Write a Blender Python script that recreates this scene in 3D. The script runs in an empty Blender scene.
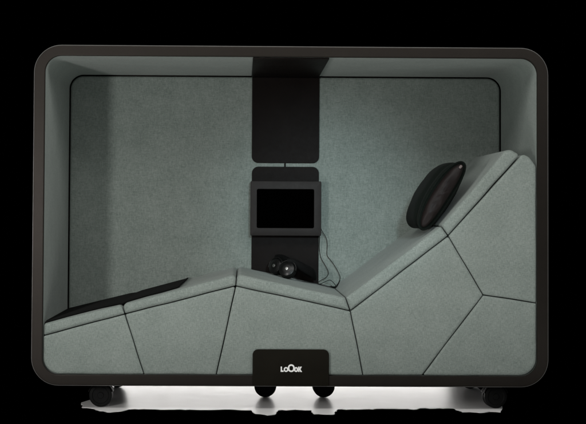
import bpy, bmesh, math, random
from mathutils import Vector, Matrix, noise as mnoise
random.seed(4)
SC = bpy.context.scene
COL = SC.collection
PI = math.pi

# ------------------------------------------------------------------ materials
def mat(name, base, rough=0.6, spec=0.5, metal=0.0):
    m = bpy.data.materials.new(name); m.use_nodes = True
    b = m.node_tree.nodes['Principled BSDF']
    b.inputs['Base Color'].default_value = (*base, 1)
    b.inputs['Roughness'].default_value = rough
    b.inputs['Specular IOR Level'].default_value = spec
    b.inputs['Metallic'].default_value = metal
    return m, m.node_tree, b

def node(nt, kind, **kw):
    n = nt.nodes.new(kind)
    for k, v in kw.items():
        if k in n.inputs: n.inputs[k].default_value = v
        else: setattr(n, k, v)
    return n

def ramp(nt, fac, stops):
    r = nt.nodes.new('ShaderNodeValToRGB')
    e = r.color_ramp.elements
    e[0].position, e[0].color = stops[0][0], (*stops[0][1], 1)
    e[1].position, e[1].color = stops[-1][0], (*stops[-1][1], 1)
    for p, c in stops[1:-1]:
        n = e.new(p); n.color = (*c, 1)
    nt.links.new(fac, r.inputs['Fac'])
    return r.outputs['Color']

def noise(nt, vec, scale, detail=3.0, rough=0.55):
    n = nt.nodes.new('ShaderNodeTexNoise')
    n.inputs['Scale'].default_value = scale
    n.inputs['Detail'].default_value = detail
    n.inputs['Roughness'].default_value = rough
    nt.links.new(vec, n.inputs['Vector'])
    return n.outputs['Fac']

def mapped(nt, scale):
    t = nt.nodes.new('ShaderNodeTexCoord'); mp = nt.nodes.new('ShaderNodeMapping')
    mp.inputs['Scale'].default_value = scale
    nt.links.new(t.outputs['Object'], mp.inputs['Vector'])
    return mp.outputs['Vector']

def math_node(nt, op, a, b):
    n = nt.nodes.new('ShaderNodeMath'); n.operation = op
    for i, v in enumerate((a, b)):
        if isinstance(v, (int, float)): n.inputs[i].default_value = v
        else: nt.links.new(v, n.inputs[i])
    return n.outputs[0]

def fabric(name, dark, mid, light, contrast=1.0, sheen=0.12):
    """melange wool felt: two thread directions, flecks and a faint blotch, plus bump"""
    m, nt, b = mat(name, mid, 0.95, 0.12)
    b.inputs['Sheen Weight'].default_value = sheen; b.inputs['Specular IOR Level'].default_value = sheen
    b.inputs['Sheen Roughness'].default_value = 0.5
    warp = noise(nt, mapped(nt, (1.0, 1.0, 0.16)), 330, 2.5, 0.6)
    weft = noise(nt, mapped(nt, (0.16, 1.0, 1.0)), 330, 2.5, 0.6)
    fleck = noise(nt, mapped(nt, (1, 1, 1)), 150, 4, 0.7)
    blotch = noise(nt, mapped(nt, (1, 1, 1)), 7, 4, 0.6)
    s = math_node(nt, 'ADD', math_node(nt, 'MULTIPLY', warp, 0.28), math_node(nt, 'MULTIPLY', weft, 0.28))
    s = math_node(nt, 'ADD', s, math_node(nt, 'MULTIPLY', fleck, 0.29))
    s = math_node(nt, 'ADD', s, math_node(nt, 'MULTIPLY', blotch, 0.15))
    w = 0.13 / contrast
    c = ramp(nt, s, [(0.5 - w, dark), (0.5, mid), (0.5 + w, light)])
    nt.links.new(c, b.inputs['Base Color'])
    bp = nt.nodes.new('ShaderNodeBump'); bp.inputs['Strength'].default_value = 0.067
    bp.inputs['Distance'].default_value = 0.0015
    nt.links.new(s, bp.inputs['Height']); nt.links.new(bp.outputs['Normal'], b.inputs['Normal'])
    return m

def satin(name, base, rough, spec, grain=60, tint=(1, 1, 1)):
    """dark laminate or moulded plastic with slight scuffing in the gloss"""
    m, nt, b = mat(name, base, rough, spec)
    b.inputs['Specular Tint'].default_value = (*tint, 1)
    v = mapped(nt, (1, 1, 1))
    n = noise(nt, v, grain, 5, 0.65)
    rr = nt.nodes.new('ShaderNodeMapRange')
    rr.inputs['To Min'].default_value = max(0.05, rough - 0.09); rr.inputs['To Max'].default_value = rough + 0.09
    nt.links.new(n, rr.inputs['Value']); nt.links.new(rr.outputs['Result'], b.inputs['Roughness'])
    n2 = noise(nt, v, 9, 5, 0.6)
    c = ramp(nt, n2, [(0.3, tuple(x * 0.85 for x in base)), (0.7, tuple(x * 1.18 for x in base))])
    nt.links.new(c, b.inputs['Base Color'])
    bp = nt.nodes.new('ShaderNodeBump'); bp.inputs['Strength'].default_value = 0.12; bp.inputs['Distance'].default_value = 0.001
    nt.links.new(noise(nt, v, 420, 2, 0.5), bp.inputs['Height']); nt.links.new(bp.outputs['Normal'], b.inputs['Normal'])
    return m

M = {}
M['felt'] = fabric('grey_green_felt', (0.148, 0.178, 0.161), (0.203, 0.235, 0.216), (0.264, 0.296, 0.274), 1.3)
M['frame'] = satin('dark_brown_laminate', (0.0064, 0.0053, 0.0042), 0.45, 0.23, 60, (1.0, 0.90, 0.83))
M['panel'] = satin('brown_black_panel', (0.0072, 0.0053, 0.0048), 0.5, 0.06)
M['plate'] = satin('black_brown_plate', (0.0078, 0.0068, 0.0044), 0.5, 0.06)
M['plastic'] = satin('black_plastic', (0.005, 0.005, 0.005), 0.6, 0.06)
M['rubber'] = satin('black_rubber', (0.006, 0.006, 0.006), 0.6, 0.12)
M['housing'] = satin('charcoal_housing', (0.0190, 0.0164, 0.0157), 0.55, 0.15)
M['screen'] = mat('dark_screen', (0.0002, 0.0002, 0.0002), 0.3, 0.0)[0]
M['mat'] = fabric('black_mat', (0.004, 0.0042, 0.004), (0.0065, 0.0068, 0.0064), (0.010, 0.0105, 0.010), 1, 0.01)
M['pillow'] = fabric('dark_green_cloth', (0.0045, 0.0062, 0.0052), (0.0062, 0.0084, 0.0070), (0.010, 0.013, 0.011), 1, 0.02)
M['leather'] = satin('brown_black_leather', (0.0105, 0.0076, 0.0072), 0.46, 0.16, 30)
M['tip_patch'] = mat('pale_tip_patch', (0.13, 0.105, 0.10), 0.5)[0]
M['white'] = mat('white_print', (0.86, 0.86, 0.84), 0.5, 0.3)[0]
M['cord'] = mat('black_cord', (0.012, 0.013, 0.013), 0.5, 0.4)[0]
M['chrome'] = mat('silver_highlight', (0.42, 0.42, 0.41), 0.38, 0.5, 1.0)[0]  # silver for the added discs that give the ear cups a highlight
M['gloss'] = satin('black_gloss_plastic', (0.004, 0.004, 0.004), 0.34, 0.35, 120)
M['halo'] = satin('grey_edge_halo', (0.085, 0.083, 0.079), 0.4, 0.5)  # halo brightness put into the colour of the added outline ring
M['black'] = mat('black_cloth', (0, 0, 0), 1.0, 0.0)[0]
# studio floor: white gloss with faint scuffs
m, nt, b = mat('white_gloss_floor', (0.8, 0.79, 0.78), 0.3, 0.22)
v = mapped(nt, (1, 1, 1))
nt.links.new(ramp(nt, noise(nt, v, 5, 5, 0.6), [(0.3, (0.83, 0.815, 0.80)), (0.7, (0.88, 0.87, 0.86))]), b.inputs['Base Color'])
rr = nt.nodes.new('ShaderNodeMapRange'); rr.inputs['To Min'].default_value = 0.28; rr.inputs['To Max'].default_value = 0.40
nt.links.new(noise(nt, v, 14, 5, 0.6), rr.inputs['Value']); nt.links.new(rr.outputs['Result'], b.inputs['Roughness'])
M['floor'] = m

# ------------------------------------------------------------------ helpers
def link(name, bm, material, parent=None, smooth=True):
    me = bpy.data.meshes.new(name)
    bmesh.ops.recalc_face_normals(bm, faces=bm.faces)
    bm.to_mesh(me); bm.free()
    me.materials.append(M[material])
    if smooth:
        for p in me.polygons: p.use_smooth = True
        me.set_sharp_from_angle(angle=math.radians(38))
    o = bpy.data.objects.new(name, me); COL.objects.link(o)
    if parent: o.parent = parent
    return o

def thing(name, label, cat, loc=(0, 0, 0)):
    o = bpy.data.objects.new(name, None); COL.objects.link(o)
    o.location = loc; o.empty_display_size = 0.1
    o['label'] = label; o['category'] = cat
    return o

def inset(poly, d):
    n = len(poly); out = []
    area = sum(poly[i][0] * poly[(i + 1) % n][1] - poly[(i + 1) % n][0] * poly[i][1] for i in range(n))
    s = 1 if area > 0 else -1
    for i in range(n):
        a, p, c = Vector(poly[i - 1]), Vector(poly[i]), Vector(poly[(i + 1) % n])
        e1, e2 = (p - a).normalized(), (c - p).normalized()
        n1, n2 = Vector((-e1.y, e1.x)) * s, Vector((-e2.y, e2.x)) * s
        k = n1 + n2
        k = k / max(0.2, k.dot(n1))
        out.append(tuple(p + k * d))
    return out

def rounded(poly, radii, seg=7):
    n = len(poly); out = []
    for i in range(n):
        r = radii[i] if isinstance(radii, (list, tuple)) else radii
        a, p, c = Vector(poly[i - 1]), Vector(poly[i]), Vector(poly[(i + 1) % n])
        if r < 1e-5: out.append(tuple(p)); continue
        d1, d2 = (a - p).normalized(), (c - p).normalized()
        ang = math.acos(max(-1, min(1, d1.dot(d2))))
        if ang > 3.05: out.append(tuple(p)); continue
        t = min(r / math.tan(ang / 2), 0.48 * (a - p).length, 0.48 * (c - p).length)
        r2 = t * math.tan(ang / 2)
        cen = p + (d1 + d2).normalized() * (r2 / math.sin(ang / 2))
        s, e = p + d1 * t - cen, p + d2 * t - cen
        a0 = math.atan2(s.y, s.x); da = math.atan2(e.y, e.x) - a0
        while da > PI: da -= 2 * PI
        while da < -PI: da += 2 * PI
        k = max(2, seg)
        for j in range(k + 1):
            q = a0 + da * j / k
            out.append((cen.x + r2 * math.cos(q), cen.y + r2 * math.sin(q)))
    return out

def rect(x0, z0, x1, z1): return [(x0, z0), (x1, z0), (x1, z1), (x0, z1)]

def rrect(x0, z0, x1, z1, r, seg=8):
    if not isinstance(r, (list, tuple)): r = [r] * 4
    return rounded([(x0, z0), (x1, z0), (x1, z1), (x0, z1)], r, seg)

def loft(bm, loops, cap0=True, cap1=True):
    rings = [[bm.verts.new(p) for p in lp] for lp in loops]
    n = len(rings[0])
    for a, b_ in zip(rings, rings[1:]):
        for i in range(n):
            bm.faces.new((a[i], a[(i + 1) % n], b_[(i + 1) % n], b_[i]))
    if cap0: bm.faces.new(rings[0])
    if cap1: bm.faces.new(list(reversed(rings[-1])))
    return rings

def slab(bm, poly, y0, y1, bev=0.004, seg=3, back=True, radii=0.003, rseg=7, wide=1.0, wob=0.0, seed=0.0):
    """outline in x,z (corners rounded by radii) pulled along y from y0 (front) to y1 with a rolled front edge;
    wide stretches the roll across the face, wob lets the outline wander a little like hand-pulled cloth"""
    if not isinstance(radii, (list, tuple)): radii = [radii] * len(poly)
    base = rounded(poly, [max(0.0006, r) for r in radii], rseg)
    cnt = [max(1, int((Vector(b_) - Vector(a)).length / 0.03)) if wob else 1 for a, b_ in zip(base, base[1:] + base[:1])]
    def at(d):
        p = rounded(inset(poly, d), [max(0.0006, r - d) for r in radii], rseg); out = []
        for (a, b_), k in zip(zip(p, p[1:] + p[:1]), cnt):
            for q in range(k):
                x, z = a[0] + (b_[0] - a[0]) * q / k, a[1] + (b_[1] - a[1]) * q / k
                if wob:
                    n1 = mnoise.noise(Vector((x * 9, z * 9, 3.1 + seed))); n2 = mnoise.noise(Vector((x * 9, z * 9, 8.7 + seed)))
                    x += n1 * wob; z += n2 * wob
                out.append((x, z))
        return out
    loops = [[(x, y0, z) for x, z in at(bev * wide + 0.003)]]
    for j in range(seg + 1):
        q = PI / 2 * j / seg
        loops.append([(x, y0 + bev * (1 - math.cos(q)), z) for x, z in at(bev * wide * (1 - math.sin(q)))])
    loops.append([(x, y1 - (bev if back else 0), z) for x, z in at(0)])
    if back:
        loops.append([(x, y1, z) for x, z in at(bev)])
    loft(bm, loops)

def tube(bm, pts, r, n=8, cap=True, steps=6):
    P = [Vector(p) for p in pts]; C = []
    for i in range(len(P) - 1):
        p0 = P[max(0, i - 1)]; p1 = P[i]; p2 = P[i + 1]; p3 = P[min(len(P) - 1, i + 2)]
        for j in range(steps):
            t = j / steps
            C.append(0.5 * (2 * p1 + (p2 - p0) * t + (2 * p0 - 5 * p1 + 4 * p2 - p3) * t * t + (3 * p1 - p0 - 3 * p2 + p3) * t ** 3))
    C.append(P[-1])
    loops = []
    up = None
    for i, c in enumerate(C):
        d = (C[min(i + 1, len(C) - 1)] - C[max(0, i - 1)]).normalized()
        if up is None: up = d.orthogonal().normalized()
        up = (up - d * up.dot(d)).normalized(); sd = d.cross(up)
        rad = r(i / (len(C) - 1)) if callable(r) else r
        loops.append([c + (up * math.cos(2 * PI * k / n) + sd * math.sin(2 * PI * k / n)) * rad for k in range(n)])
    loft(bm, loops, cap, cap)

def lathe(bm, prof, mtx, n=32):
    """prof: (radius, height) along local z, from one pole to the other"""
    loops = [[mtx @ Vector((r * math.cos(2 * PI * k / n), r * math.sin(2 * PI * k / n), h)) for k in range(n)] for r, h in prof]
    loft(bm, loops)

def box(bm, c, s, bev=0.0):
    g = bmesh.ops.create_cube(bm, size=1.0)
    bmesh.ops.scale(bm, verts=g['verts'], vec=s); bmesh.ops.translate(bm, verts=g['verts'], vec=c)
    if bev:
        es = list({e for v_ in g['verts'] for e in v_.link_edges})
        bmesh.ops.bevel(bm, geom=es, offset=bev, segments=2, profile=0.5, affect='EDGES')

# ------------------------------------------------------------------ the pod
W2, ZB, ZT = 1.1819, 0.108, 1.6657
LX, LZ = 0.0508, 0.0492                     # thickness of the front rim
XI, ZI0, ZI1 = W2 - LX, ZB + LZ, ZT - LZ    # inside opening
BACK = 0.865                                # front face of the back panel
pod = thing('lounge_pod', 'wide dark framed lounge pod on casters with grey green felt lining and faceted seat', 'lounge pod', (0, 0, 0))

def rim(d, y):
    return [(x, y, z) for x, z in rrect(-W2 + d, ZB + d * LZ / LX, W2 - d, ZT - d * LZ / LX, max(0.02, 0.126 - d), 12)]
bm = bmesh.new()
loft(bm, [rim(0.021, 0.93), rim(0.021, 0.014), rim(LX, 0.014), rim(LX, 0.0025), rim(LX - 0.0008, 0.0008), rim(LX - 0.0025, 0), rim(LX - 0.005, 0),
          rim(0.007, 0), rim(0.004, 0), rim(0.0012, 0.0012), rim(0, 0.004), rim(0, 0.946), rim(0.0012, 0.9488), rim(0.004, 0.95)])
link('frame', bm, 'frame', pod)

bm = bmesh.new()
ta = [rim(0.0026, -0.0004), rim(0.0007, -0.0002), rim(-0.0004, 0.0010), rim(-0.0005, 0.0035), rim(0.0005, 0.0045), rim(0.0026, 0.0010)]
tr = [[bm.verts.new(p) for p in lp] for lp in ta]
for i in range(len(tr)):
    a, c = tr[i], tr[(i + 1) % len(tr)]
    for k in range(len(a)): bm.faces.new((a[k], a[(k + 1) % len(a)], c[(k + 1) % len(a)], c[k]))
link('edge_halo', bm, 'halo', pod)  # added ring, its pale colour stands for the white halo around the frame
bm = bmesh.new()
A = [rim(LX + 0.0003, 0.0145), rim(LX + 0.0003, 0.872), rim(LX - 0.006, 0.878), rim(0.022, 0.878), rim(0.022, 0.0145)]
A.append(A[0])
rings = [[bm.verts.new(p) for p in lp] for lp in A[:-1]]
n = len(rings[0])
for i in range(len(rings)):
    a, c = rings[i], rings[(i + 1) % len(rings)]
    for k in range(n): bm.faces.new((a[k], a[(k + 1) % n], c[(k + 1) % n], c[k]))
link('side_lining', bm, 'felt', pod)

g = 0.0075
bm = bmesh.new()
slab(bm, rect(-XI + g, ZI0 + g, XI - g, ZI1 - g), BACK, 0.905, 0.008, 5, True, 0.067, 12, 1.6)
link('back_panel', bm, 'felt', pod)

# dark band over the ceiling and down the back wall
XL, XR = -0.1755, 0.1762
bm = bmesh.new(); box(bm, ((XL + XR) / 2 - 0.003, 0.436, ZI1 - 0.0045), (XR - XL, 0.848, 0.007), 0.0015)
link('ceiling_strip', bm, 'panel', pod)
bm = bmesh.new(); slab(bm, rect(XL, 1.1586, XR, ZI1 - 0.0095), BACK - 0.009, BACK - 0.0008, 0.0018, 2, True, [0.034, 0.034, 0.002, 0.002])
link('upper_panel', bm, 'panel', pod)
bm = bmesh.new(); slab(bm, rect(XL + 0.001, 0.49, XR - 0.001, 1.1397), BACK - 0.009, BACK - 0.0008, 0.0018, 2, True, [0.002, 0.002, 0.034, 0.034])
link('lower_panel', bm, 'panel', pod)
bm = bmesh.new(); tube(bm, [(-0.002, BACK - 0.005, 1.130), (-0.002, BACK - 0.005, 1.168)], 0.0036, 8)
link('hanger_pin', bm, 'panel', pod)

# seat: felt blocks below, cushions on top (outlines in x, z)
EX = 1.1292; EZ = ZI0 + 0.0014
J0, J1, J2, J3, J4 = (-EX, 0.3335), (-0.7579, 0.4338), (-0.2521, 0.5641), (0.2742, 0.4520), (0.7227, 0.7980)
K = (0.8841, 0.5280)
blocks = [
    ([J0, J1, (-0.6689, EZ), (-EX, EZ)], [0.006, 0.006, 0.004, 0.0748]),
    ([J1, J2, (-0.3385, EZ), (-0.6689, EZ)], [0.006, 0.006, 0.004, 0.004]),
    ([J2, J3, (0.3334, EZ), (-0.3385, EZ)], [0.006, 0.006, 0.004, 0.004]),
    ([J3, J4, K, (0.6041, EZ), (0.3334, EZ)], [0.006, 0.008, 0.006, 0.004, 0.004]),
    ([J4, (1.0655, 1.1790), (1.0960, 1.1680), (EX, 1.1224), (EX, 0.4930), K], [0.008, 0.016, 0.05, 0.04, 0.006, 0.006]),
    ([K, (EX, 0.4930), (EX, EZ), (0.6041, EZ)], [0.006, 0.006, 0.0748, 0.004]),
]
for k, (poly, rad) in enumerate(blocks):
    bm = bmesh.new(); slab(bm, inset(poly, 0.0022), 0.006, 0.861, 0.006, 5, False, rad, 9, 2.4, 0.0018, 0.2 * k)
    link('seat_block', bm, 'felt', pod)
T0, T1, T2, T3, T4 = (-EX, 0.3900), (-0.7743, 0.4790), (-0.2464, 0.6225), (0.2519, 0.5150), (0.6885, 0.8455)
cushions = [
    ([T0, T1, J1, J0], [0.016, 0.017, 0.004, 0.005]),
    ([T1, T2, J2, J1], [0.020, 0.018, 0.004, 0.004]),
    ([T2, T3, J3, J2], [0.018, 0.006, 0.004, 0.004]),
    ([T3, T4, J4, J3], [0.006, 0.009, 0.004, 0.004]),
    ([T4, (0.8239, 1.0010), (0.9960, 1.2095), (1.0575, 1.1745), J4], [0.009, 0.3, 0.040, 0.012, 0.004]),
]
for k, (poly, rad) in enumerate(cushions):
    bm = bmesh.new(); slab(bm, inset(poly, 0.0022), 0.006, 0.861, 0.014, 6, False, rad, 9, 1.15, 0.0020, 0.25 * k)
    link('seat_cushion', bm, 'felt', pod)

# front plate with its white lettering
bm = bmesh.new(); slab(bm, rect(-0.1728, 0.1117, 0.1763, 0.2773), -0.0075, -0.0006, 0.0018, 3, True, [0.004, 0.004, 0.026, 0.026])
plate = link('front_plate', bm, 'plate', pod)
bm = bmesh.new()
BZ, LH, ST = 0.1752, 0.0240, 0.0062
def lx(px): return -0.0445 + (px - 135) / 15.42 * 0.00458
def glyph(poly):
    loft(bm, [[(x, -0.0089, z) for x, z in poly], [(x, -0.0072, z) for x, z in poly]])
def ring(x0, x1, z0, z1, st, r, e=0.0):
    o = rrect(x0, z0, x1, z1, r, 8); i_ = rrect(x0 + st, z0 + st, x1 - st, z1 - st, max(0.002, r - st), 8)
    rs = [[bm.verts.new((x, y, z)) for x, z in p] for p, y in ((o, -0.0089 - e), (i_, -0.0089 - e), (i_, -0.0072), (o, -0.0072))]
    n_ = len(o)
    for a in range(4):
        p, q = rs[a], rs[(a + 1) % 4]
        for k in range(n_): bm.faces.new((p[k], p[(k + 1) % n_], q[(k + 1) % n_], q[k]))
glyph([(lx(135), BZ), (lx(180), BZ), (lx(180), BZ + ST), (lx(135) + ST, BZ + ST), (lx(135) + ST, BZ + LH), (lx(135), BZ + LH)])
ring(lx(182), lx(253), BZ - 0.0004, BZ + LH * 0.92, ST, 0.0100)
ring(lx(246), lx(349), BZ - 0.0006, BZ + 0.0345, ST * 1.12, 0.0150, 0.0004)
ring(lx(342), lx(402), BZ - 0.0004, BZ + LH * 0.92, ST, 0.0088)
k0, k1 = lx(403), lx(461)
glyph([(k0, BZ), (k0 + ST, BZ), (k0 + ST, BZ + LH * 0.38), (k1 - ST * 1.25, BZ), (k1 + 0.001, BZ), (k0 + ST * 1.75, BZ + LH * 0.52),
       (k1, BZ + LH), (k1 - ST * 1.25, BZ + LH), (k0 + ST, BZ + LH * 0.64), (k0 + ST, BZ + LH), (k0, BZ + LH)])
link('lettering', bm, 'white', plate, smooth=False)

# casters
def caster_meshes():
    bm = bmesh.new()                        # hood with its stem plate
    ro, ri, zc = 0.0600, 0.0552, 0.0535
    for y0, y1 in ((-0.027, -0.003), (0.003, 0.027)):
        pts_o, pts_i = [], []
        for j in range(25):
            q = math.radians(16 + 148 * j / 24)
            pts_o.append((ro * math.cos(q), min(0.1065, zc + ro * math.sin(q))))
            pts_i.append((ri * math.cos(q), min(0.1030, zc + ri * math.sin(q))))
        poly = pts_o + pts_i[::-1]
        for k in range(24):
            quad = [pts_o[k], pts_o[k + 1], pts_i[k + 1], pts_i[k]]
            loft(bm, [[(x, y0, z) for x, z in quad], [(x, y1, z) for x, z in quad]])
    bmesh.ops.remove_doubles(bm, verts=bm.verts, dist=1e-5)
    box(bm, (0, 0, 0.060), (0.030, 0.0055, 0.092), 0.001)
    box(bm, (0, 0, 0.1060), (0.07, 0.062, 0.0035), 0.001)
    fork = bm
    wheels = []
    for s in (-1, 1):
        w = bmesh.new()
        mt = Matrix.Translation((0, s * 0.016, zc)) @ Matrix.Rotation(PI / 2, 4, 'X')
        lathe(w, [(0.004, -0.0125), (0.013, -0.0125), (0.015, -0.0085), (0.036, -0.0085), (0.039, -0.0115), (0.0485, -0.0115), (0.052, -0.010),
                  (0.0535, -0.006), (0.0535, 0.006), (0.052, 0.010), (0.0485, 0.0115), (0.039, 0.0115), (0.036, 0.0085), (0.015, 0.0085), (0.013, 0.0125), (0.004, 0.0125)], mt, 44)
        wheels.append(w)
    return fork, wheels
fork, wheels = caster_meshes()
c0 = link('caster', fork, 'plastic', pod)
w0 = [link('wheel', w, 'rubber', c0) for w in wheels]
spots = [(-0.873, 0.105, 0.0), (0.954, 0.105, 0.10), (-0.1055, 0.45, -0.05), (0.1785, 0.45, 0.04), (-0.862, 0.80, 0.25), (0.956, 0.80, -0.2)]
for i, (x, y, a) in enumerate(spots):
    c = c0
    if i:
        c = c0.copy(); COL.objects.link(c); c.parent = pod
        for w in w0:
            d = w.copy(); COL.objects.link(d); d.parent = c
    c.location = (x, y, 0.0002); c.rotation_euler = (0, 0, a)

# ------------------------------------------------------------------ monitor on the lower panel
mon = thing('monitor', 'flat monitor in a charcoal housing with a black screen, fixed to the dark back strip', 'monitor', (0, BACK - 0.009, 0.922))
hx0, hx1, hz0, hz1 = -0.1815, 0.1848, 0.7809 - 0.922, 1.0630 - 0.922
sx0, sx1, sz0, sz1 = -0.1484, 0.1471, 0.8204 - 0.922, 1.0219 - 0.922
bm = bmesh.new()
def rr(x0, x1, z0, z1, r, y): return [(x, y, z) for x, z in rrect(x0, z0, x1, z1, r, 6)]
loft(bm, [rr(sx0, sx1, sz0, sz1, 0.008, -0.050), rr(sx0, sx1, sz0, sz1, 0.008, -0.0645), rr(sx0 - .0012, sx1 + .0012, sz0 - .0012, sz1 + .0012, 0.009, -0.066),
          rr(hx0 + .003, hx1 - .003, hz0 + .003, hz1 - .003, 0.004, -0.066), rr(hx0 + .0009, hx1 - .0009, hz0 + .0009, hz1 - .0009, 0.005, -0.0651), rr(hx0, hx1, hz0, hz1, 0.006, -0.063),
          rr(hx0, hx1, hz0, hz1, 0.006, -0.0008)])
link('housing', bm, 'housing', mon)
bm = bmesh.new(); slab(bm, rect(sx0 + .0006, sz0 + .0006, sx1 - .0006, sz1 - .0006), -0.0595, -0.052, 0.0008, 2, True, 0.0075)
link('screen', bm, 'screen', mon)

# ------------------------------------------------------------------ cables beside the monitor
def top_z(x):                                # height of the seat surface at x
    pts = [T0, T1, T2, T3, T4, (0.8239, 1.0010), (0.9960, 1.2095)]
    for (xa, za), (xb, zb) in zip(pts, pts[1:]):
        if x <= xb: return za + (zb - za) * (x - xa) / (xb - xa)
    return pts[-1][1]
def cable(name, pts, r, label):
    bm = bmesh.new(); tube(bm, pts, r, 8)
    o = link(name, bm, 'cord', None); o['label'] = label; o['category'] = 'cable'
    return o
R1 = 0.0018
cable('monitor_cable', [(0.1800, 0.835, 0.835), (0.1905, 0.835, 0.808), (0.2130, 0.838, 0.770), (0.2200, 0.842, 0.735), (0.2190, 0.846, 0.682), (0.2370, 0.848, 0.655), (0.2590, 0.846, 0.625),
                        (0.2850, 0.838, 0.575), (0.2830, 0.820, 0.549), (0.2700, 0.785, 0.534), (0.2580, 0.745, top_z(0.258) + 0.007), (0.2430, 0.715, top_z(0.243) + 0.005), (0.2250, 0.735, top_z(0.225) + 0.004)], R1,
      'thin black cable swinging widest out to the right of the monitor, down to the seat')
cable('monitor_cable', [(0.1770, 0.836, 0.800), (0.1800, 0.838, 0.771), (0.1790, 0.845, 0.718), (0.1870, 0.847, 0.668), (0.2070, 0.846, 0.632), (0.2230, 0.842, 0.602),
                        (0.2250, 0.832, 0.583), (0.2120, 0.815, 0.566), (0.1800, 0.795, 0.549), (0.1690, 0.790, 0.541)], R1,
      'thin black cable hugging the edge of the dark lower panel, curling back at the seat')

# ------------------------------------------------------------------ headphones lying on the seat
hp = thing('headphones', 'black over-ear headphones lying on the seat in front of the dark panel', 'headphones', (0.03, 0.70, top_z(0.03)))
hz = lambda x: top_z(x + 0.03) - top_z(0.03)
def cup(x, y, z, tilt_x, tilt_y, s):
    mt = Matrix.Translation((x, y, z)) @ Matrix.Rotation(tilt_y, 4, 'Z') @ Matrix.Rotation(tilt_x, 4, 'X')
    bm = bmesh.new()
    lathe(bm, [(0.002 * s, 0.0128), (0.012 * s, 0.0126), (0.020 * s, 0.0120), (0.027 * s, 0.0108), (0.030 * s, 0.0092), (0.0345 * s, 0.0084), (0.0395 * s, 0.0060),
               (0.042 * s, 0.0010), (0.042 * s, -0.008), (0.0395 * s, -0.0105), (0.02 * s, -0.0105)], mt, 36)
    o = link('ear_cup', bm, 'gloss', hp)
    bm = bmesh.new()
    lathe(bm, [(0.018 * s, -0.011), (0.024 * s, -0.027), (0.032 * s, -0.031), (0.041 * s, -0.027), (0.044 * s, -0.019), (0.041 * s, -0.011)], mt, 36)
    link('ear_cushion', bm, 'rubber', o)
    bm = bmesh.new()
    lathe(bm, [(0.001, 0.0142), (0.0065 * s, 0.0142), (0.0085 * s, 0.0134), (0.0085 * s, 0.0118)], mt, 24)
    link('highlight_disc', bm, 'chrome', o)  # disc added to carry the bright highlight on the cup
    bm = bmesh.new()                                           # yoke hugging the upper rim of the cup
    tube(bm, [mt @ Vector((0.0465 * s * math.cos(q), 0.0465 * s * math.sin(q), -0.001)) for q in [math.radians(-8 + 196 * k / 12) for k in range(13)]], 0.0035, 8, steps=3)
    link('yoke', bm, 'gloss', o)
cup(-0.026, -0.075, hz(-0.026) + 0.047, math.radians(66), math.radians(-20), 1.0)
cup(-0.083, 0.020, hz(-0.083) + 0.046, math.radians(74), math.radians(-44), 0.98)
bm = bmesh.new()
arc = []
for x, y, z in [(-0.026, -0.066, 0.094), (0.010, -0.066, 0.094), (0.06, -0.052, 0.078), (0.105, -0.020, 0.062), (0.122, 0.025, 0.046), (0.105, 0.070, 0.050), (0.06, 0.095, 0.066), (0.0, 0.098, 0.084), (-0.048, 0.070, 0.100), (-0.082, 0.034, 0.096)]:
    arc.append((x, y, z + hz(x) - 0.006))
# flat padded band: an oval section swept along the arc
def band(bm, pts, hw, ht):
    P = [Vector(p) for p in pts]; loops = []
    C = []
    for i in range(len(P) - 1):
        p0, p1, p2, p3 = P[max(0, i - 1)], P[i], P[i + 1], P[min(len(P) - 1, i + 2)]
        for j in range(6):
            t = j / 6
            C.append(0.5 * (2 * p1 + (p2 - p0) * t + (2 * p0 - 5 * p1 + 4 * p2 - p3) * t * t + (3 * p1 - p0 - 3 * p2 + p3) * t ** 3))
    C.append(P[-1])
    for i, c in enumerate(C):
        d = (C[min(i + 1, len(C) - 1)] - C[max(0, i - 1)]).normalized()
        sd = d.cross(Vector((0, 0, 1))).normalized(); up = sd.cross(d)
        f = i / (len(C) - 1); k = 0.55 + 0.45 * math.sin(PI * f) ** 0.7
        loops.append([c + up * math.sin(2 * PI * q / 14) * hw * k + sd * math.cos(2 * PI * q / 14) * ht for q in range(14)])
    loft(bm, loops)
band(bm, arc, 0.023, 0.0075)
link('headband', bm, 'plastic', hp)
bm = bmesh.new()
def on(x, y, dz=0.004): return (x - 0.03, y - 0.70, top_z(x) - top_z(0.03) + dz)
tube(bm, [on(0.008, 0.66, 0.022), on(0.06, 0.645), on(0.115, 0.665), on(0.160, 0.72), on(0.176, 0.745), on(0.200, 0.765, 0.018), on(0.228, 0.775, 0.034), on(0.247, 0.775, 0.026), on(0.258, 0.74, 0.005),
          on(0.240, 0.70), on(0.205, 0.705), on(0.172, 0.735), on(0.165, 0.70), on(0.185, 0.67), on(0.225, 0.672), on(0.262, 0.70, 0.005)], 0.0019, 8)
cb = link('cord', bm, 'cord', hp)
bm = bmesh.new(); tube(bm, [on(0.228, 0.690, 0.006), on(0.246, 0.694, 0.006), on(0.262, 0.70, 0.006), on(0.276, 0.705, 0.024)], lambda t: 0.0048 if t < 0.55 else 0.0025, 10)
link('plug', bm, 'rubber', cb)

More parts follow.
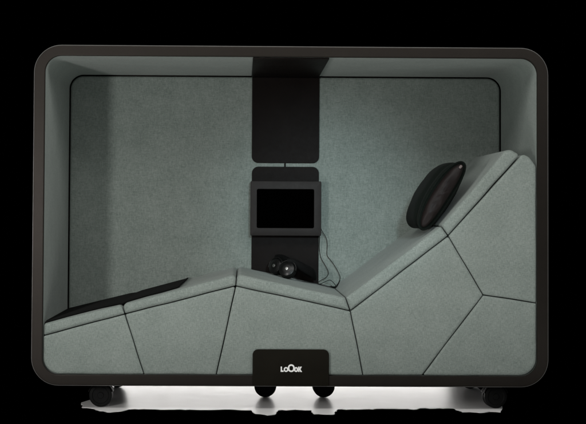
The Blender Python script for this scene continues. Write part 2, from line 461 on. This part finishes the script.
# ------------------------------------------------------------------ pillow across the sloping back
pil = thing('pillow', 'dark green pillow with a brown leather end lying across the sloping backrest', 'pillow', (0, 0, 0))
A0, A1 = Vector((0.612, 0.826)), Vector((0.808, 1.136))       # long axis of the end, from the seat upwards
ax = (A1 - A0); ln = ax.length; ax.normalize(); nrm = Vector((-ax.y, ax.x))   # nrm points up and left, away from the slope
cen = (A0 + A1) / 2 + nrm * 0.004
def lens(k, th, N=56, e1=0.86, e2=0.92):
    out = []
    for j in range(N):
        q = 2 * PI * j / N
        a = math.copysign(abs(math.cos(q)) ** e1, math.cos(q)) * ln / 2 * k
        t = math.copysign(abs(math.sin(q)) ** e2, math.sin(q)) * th
        p = cen + ax * a + nrm * (t + 0.010 * (1 - (a / (ln / 2)) ** 2))
        out.append((p.x, p.y))
    return out
def crease(x, y, z, f=1.0):                                   # soft folds running along the cover
    a = ax.dot(Vector((x, z)) - cen)
    return f * (mnoise.noise(Vector((a * 9, y * 5, 1.3))) * 0.007 + mnoise.noise(Vector((a * 26, y * 7, 4.1))) * 0.0028)
Y0, Y1 = 0.085, 0.55
bm = bmesh.new(); loops = []
for j in range(61):
    f = j / 60
    s_ = math.sin(PI * f)
    k = 1.0 - 0.035 * s_; th = 0.047 + 0.030 * s_ ** 0.5
    if f > 0.80:
        c_ = math.cos((f - 0.80) / 0.20 * 1.30); th *= c_; k *= 0.86 + 0.14 * c_
    gv = math.exp(-((f - 0.15) / 0.055) ** 2); k *= 1 - 0.065 * gv; th *= 1 - 0.22 * gv   # the waist where the end lobe is gathered
    y = Y0 + (Y1 - Y0) * f
    loops.append([(x + nrm.x * crease(x, y, z, min(1, 6 * f)), y + 0.004 * mnoise.noise(Vector((x * 20, z * 20, 2))) * f, z + nrm.y * crease(x, y, z, min(1, 6 * f))) for x, z in lens(k, th, 56, 0.86 - 0.06 * s_, 0.92 - 0.1 * s_)])
loft(bm, loops)
link('cover', bm, 'pillow', pil)
bm = bmesh.new(); loops = []
c2 = cen + nrm * 0.009
for j in range(14):                                           # bulging, puckered end panel
    q = j / 13 * PI / 2
    k = max(0.02, math.cos(q)); row = []
    for x, z in lens(0.94, 0.036):
        px, pz = c2.x + (x - c2.x) * k, c2.y + (z - c2.y) * k
        a = ax.dot(Vector((px, pz)) - c2); t = nrm.dot(Vector((px, pz)) - c2)
        w_ = mnoise.noise(Vector((a * 14, t * 30, 5.2))) * 0.010 + mnoise.noise(Vector((a * 45 + t * 30, t * 20, 7.7))) * 0.006
        row.append((px, Y0 - 0.003 - 0.030 * math.sin(q) ** 0.8 + w_ * math.sin(q), pz))
    loops.append(row)
loft(bm, loops)
link('end_panel', bm, 'leather', pil)
bm = bmesh.new()
lp = [(x, Y0 - 0.001, z) for x, z in lens(1.0, 0.048)]
tube(bm, lp + [lp[0]], 0.0042, 8, steps=2)
link('piping', bm, 'pillow', pil)
bm = bmesh.new()
tp = cen + ax * (ln / 2 - 0.026) + nrm * 0.003
slab(bm, [tuple(tp + ax * a * 0.009 + nrm * b_ * 0.0075) for a, b_ in ((-1, -0.7), (1, -0.9), (1, 0.7), (-1, 1))], Y0 - 0.028, Y0 - 0.018, 0.003, 4, True, 0.006)
link('tip_patch', bm, 'tip_patch', pil)  # small pale raised patch near the upper tip of the end panel

# ------------------------------------------------------------------ foot mat over the two low cushions
bm = bmesh.new()
xs = [-1.124 + (1.124 - 0.508) * j / 44 for j in range(45)]
def mz(x):
    z = top_z(x)
    d = abs(x - T1[0])
    return z + 0.0018 - (0.004 * math.exp(-(d / 0.016) ** 2)) + (0.003 if x > -0.52 else 0)
def yf(x):                                    # where the front edge of the mat lies
    if x < T1[0]:
        p = (x + 1.124) / (1.124 + T1[0])
        return 0.020 + 0.085 * min(1, p * 2.2) - 0.045 * max(0, (p - 0.75) / 0.25)
    p = (x - T1[0]) / (T1[0] * -1 - 0.508)
    return 0.060 + 0.065 * min(1, p * 2.5)
NY = 14
top, bot = [], []
for j, x in enumerate(xs):
    rt, rb = [], []
    for i in range(NY):
        f = i / (NY - 1)
        y = yf(x) + (0.852 - yf(x)) * f
        sk = (f - 0.5) * 0.012 * (j / 44)
        drop = 0.004 * max(0, 1 - f * 13) ** 2
        rt.append(bm.verts.new((x + sk, y, mz(x) + 0.0055 - drop))); rb.append(bm.verts.new((x + sk, y, mz(x) - drop)))
    top.append(rt); bot.append(rb)
for j in range(44):
    for i in range(NY - 1):
        bm.faces.new((top[j][i], top[j + 1][i], top[j + 1][i + 1], top[j][i + 1]))
        bm.faces.new((bot[j][i], bot[j][i + 1], bot[j + 1][i + 1], bot[j + 1][i]))
    bm.faces.new((top[j][0], bot[j][0], bot[j + 1][0], top[j + 1][0])); bm.faces.new((top[j][-1], top[j + 1][-1], bot[j + 1][-1], bot[j][-1]))
for i in range(NY - 1):
    bm.faces.new((top[0][i], top[0][i + 1], bot[0][i + 1], bot[0][i])); bm.faces.new((top[-1][i], bot[-1][i], bot[-1][i + 1], top[-1][i + 1]))
o = link('foot_mat', bm, 'mat'); o['label'] = 'black foot mat spread over the two low cushions at the left end of the seat'; o['category'] = 'mat'

# ------------------------------------------------------------------ floor and backdrop
FL = [(-0.935, 0.36), (-0.9779, 0.2261), (-0.9532, 0.0643), (-0.9134, 0.0494), (-0.8664, -0.0303), (-0.8144, -0.0718), (-0.7677, -0.0403), (-0.7368, 0.0222), (-0.6711, 0.0363), (-0.5948, 0.0162), (-0.5039, 0.0277), (-0.412, 0.0143),
      (-0.298, 0.0326), (-0.1803, 0.0104), (-0.1603, -0.099), (-0.1059, -0.1454), (-0.0724, -0.1209), (-0.0542, 0.0071), (0.0231, 0.0307), (0.0939, 0.0168), (0.1044, -0.105), (0.1904, -0.115), (0.2214, 0.0448), (0.3229, 0.0472),
      (0.4636, 0.0694), (0.5864, 0.0534), (0.6045, 0.0855), (0.7573, 0.0891), (0.7827, -0.0289), (0.8185, -0.022), (0.86, -0.0455), (0.9119, -0.0106), (0.9565, -0.031), (0.9937, 0.1171), (1.0, 0.20), (1.0, 0.92), (-0.90, 0.92)]
pts = []
for (xa, ya), (xb, yb) in zip(FL, FL[1:] + FL[:1]):
    pts.append((xa, ya))
    k = max(1, int(math.hypot(xb - xa, yb - ya) / 0.02)) if ya < 0.3 and yb < 0.3 else 1
    for j in range(1, k):
        f = j / k
        pts.append((xa + (xb - xa) * f + random.uniform(-.004, .004), ya + (yb - ya) * f + random.uniform(-.010, .010)))
bm = bmesh.new()
loft(bm, [[(x, y, 0.0) for x, y in pts], [(x, y, -0.003) for x, y in pts]])
o = link('floor', bm, 'floor', smooth=False); o['kind'] = 'structure'
bm = bmesh.new()
prof = [(-9.0, -0.006), (3.0, -0.006)] + [(3.0 + 1.2 * math.sin(q), 1.2 - 0.006 - 1.2 * math.cos(q)) for q in [PI / 2 * j / 10 for j in range(1, 11)]] + [(4.2, 6.0)]
rows = [[bm.verts.new((x, y, z)) for x in (-9, 9)] for y, z in prof]
for a, c in zip(rows, rows[1:]): bm.faces.new((a[0], a[1], c[1], c[0]))
o = link('backdrop', bm, 'black'); o['kind'] = 'structure'

# ------------------------------------------------------------------ light
def lamp(name, loc, target, sx, sy, power, color):
    l = bpy.data.lights.new(name, 'AREA'); l.shape = 'RECTANGLE'; l.size = sx; l.size_y = sy; l.energy = power; l.color = color
    o = bpy.data.objects.new(name, l); COL.objects.link(o); o.location = loc
    o.rotation_euler = (Vector(target) - Vector(loc)).to_track_quat('-Z', 'Y').to_euler()
    return o
lamp('key_lamp', (-1.80, -2.6, 0.95), (-0.1, 0.5, 0.8), 0.16, 0.6, 33, (1.0, 0.985, 0.955))
lamp('side_soft_box', (2.5, -2.3, 1.7), (-0.1, 0.3, 0.7), 1.1, 1.5, 9, (0.98, 1.0, 0.985))
lamp('top_soft_box', (0.0, -1.3, 2.5), (0, 0, 0.4), 3.4, 0.7, 35, (1.0, 0.99, 0.96))
lamp('floor_bounce_fill', (0.0, -0.95, 0.02), (0, -0.95, 2.0), 3.4, 0.5, 20, (1.0, 0.995, 0.97))  # added upward lamp standing in for light bounced off a white floor
lamp('hidden_rear_fill', (0.02, 2.6, 0.15), (0.02, 0.4, 0.06), 2.2, 0.26, 20.5, (1.0, 0.975, 0.95))  # added lamp hidden behind the pod, brightens the floor under it
lamp('frame_sheen_fill', (0.0, -5.2, 2.75), (0, 0, 1.1), 5.5, 1.5, 16, (1.0, 0.97, 0.93))  # added for its reflection, lightens the upper part of the frame
sl = bpy.data.lights.new('glow_fill_spot', 'SPOT'); sl.energy = 420; sl.spot_size = 0.27; sl.spot_blend = 1.0; sl.shadow_soft_size = 0.15; sl.color = (0.76, 0.94, 1.0)  # added spot with no known source, bluish glow around the monitor
so = bpy.data.objects.new('glow_fill_spot', sl); COL.objects.link(so); so.location = (0.5, -4.2, 1.7)
so.rotation_euler = (Vector((0.20, 0.87, 0.88)) - Vector(so.location)).to_track_quat('-Z', 'Y').to_euler()
w = bpy.data.worlds.new('World'); SC.world = w; w.use_nodes = True
bg = w.node_tree.nodes['Background']; bg.inputs['Color'].default_value = (0.9, 0.97, 1.0, 1); bg.inputs['Strength'].default_value = 0.067

# ------------------------------------------------------------------ camera
cd = bpy.data.cameras.new('camera'); cam = bpy.data.objects.new('camera', cd); COL.objects.link(cam)
cd.sensor_fit = 'HORIZONTAL'; cd.sensor_width = 36; cd.lens = 36 * 1352 / 586
cd.shift_x = 33.638 / 586; cd.shift_y = -39.35 / 586
cd.clip_start = 0.1; cd.clip_end = 100
yaw, pitch, roll = 0.0125, 0.0283, 0.0053
fwd = Vector((math.sin(yaw) * math.cos(pitch), math.cos(yaw) * math.cos(pitch), math.sin(pitch)))
rt = Vector((math.cos(yaw), -math.sin(yaw), 0)); up = rt.cross(fwd)
r2 = rt * math.cos(roll) + up * math.sin(roll); u2 = -rt * math.sin(roll) + up * math.cos(roll)
m3 = Matrix((r2, u2, -fwd)).transposed()
cam.matrix_world = Matrix.Translation((-0.2238, -6.1962, 0.9085)) @ m3.to_4x4()
SC.camera = cam

SC.render.engine = 'CYCLES'
SC.view_settings.view_transform = 'Standard'; SC.view_settings.look = 'None'
SC.view_settings.exposure = 0; SC.view_settings.gamma = 1
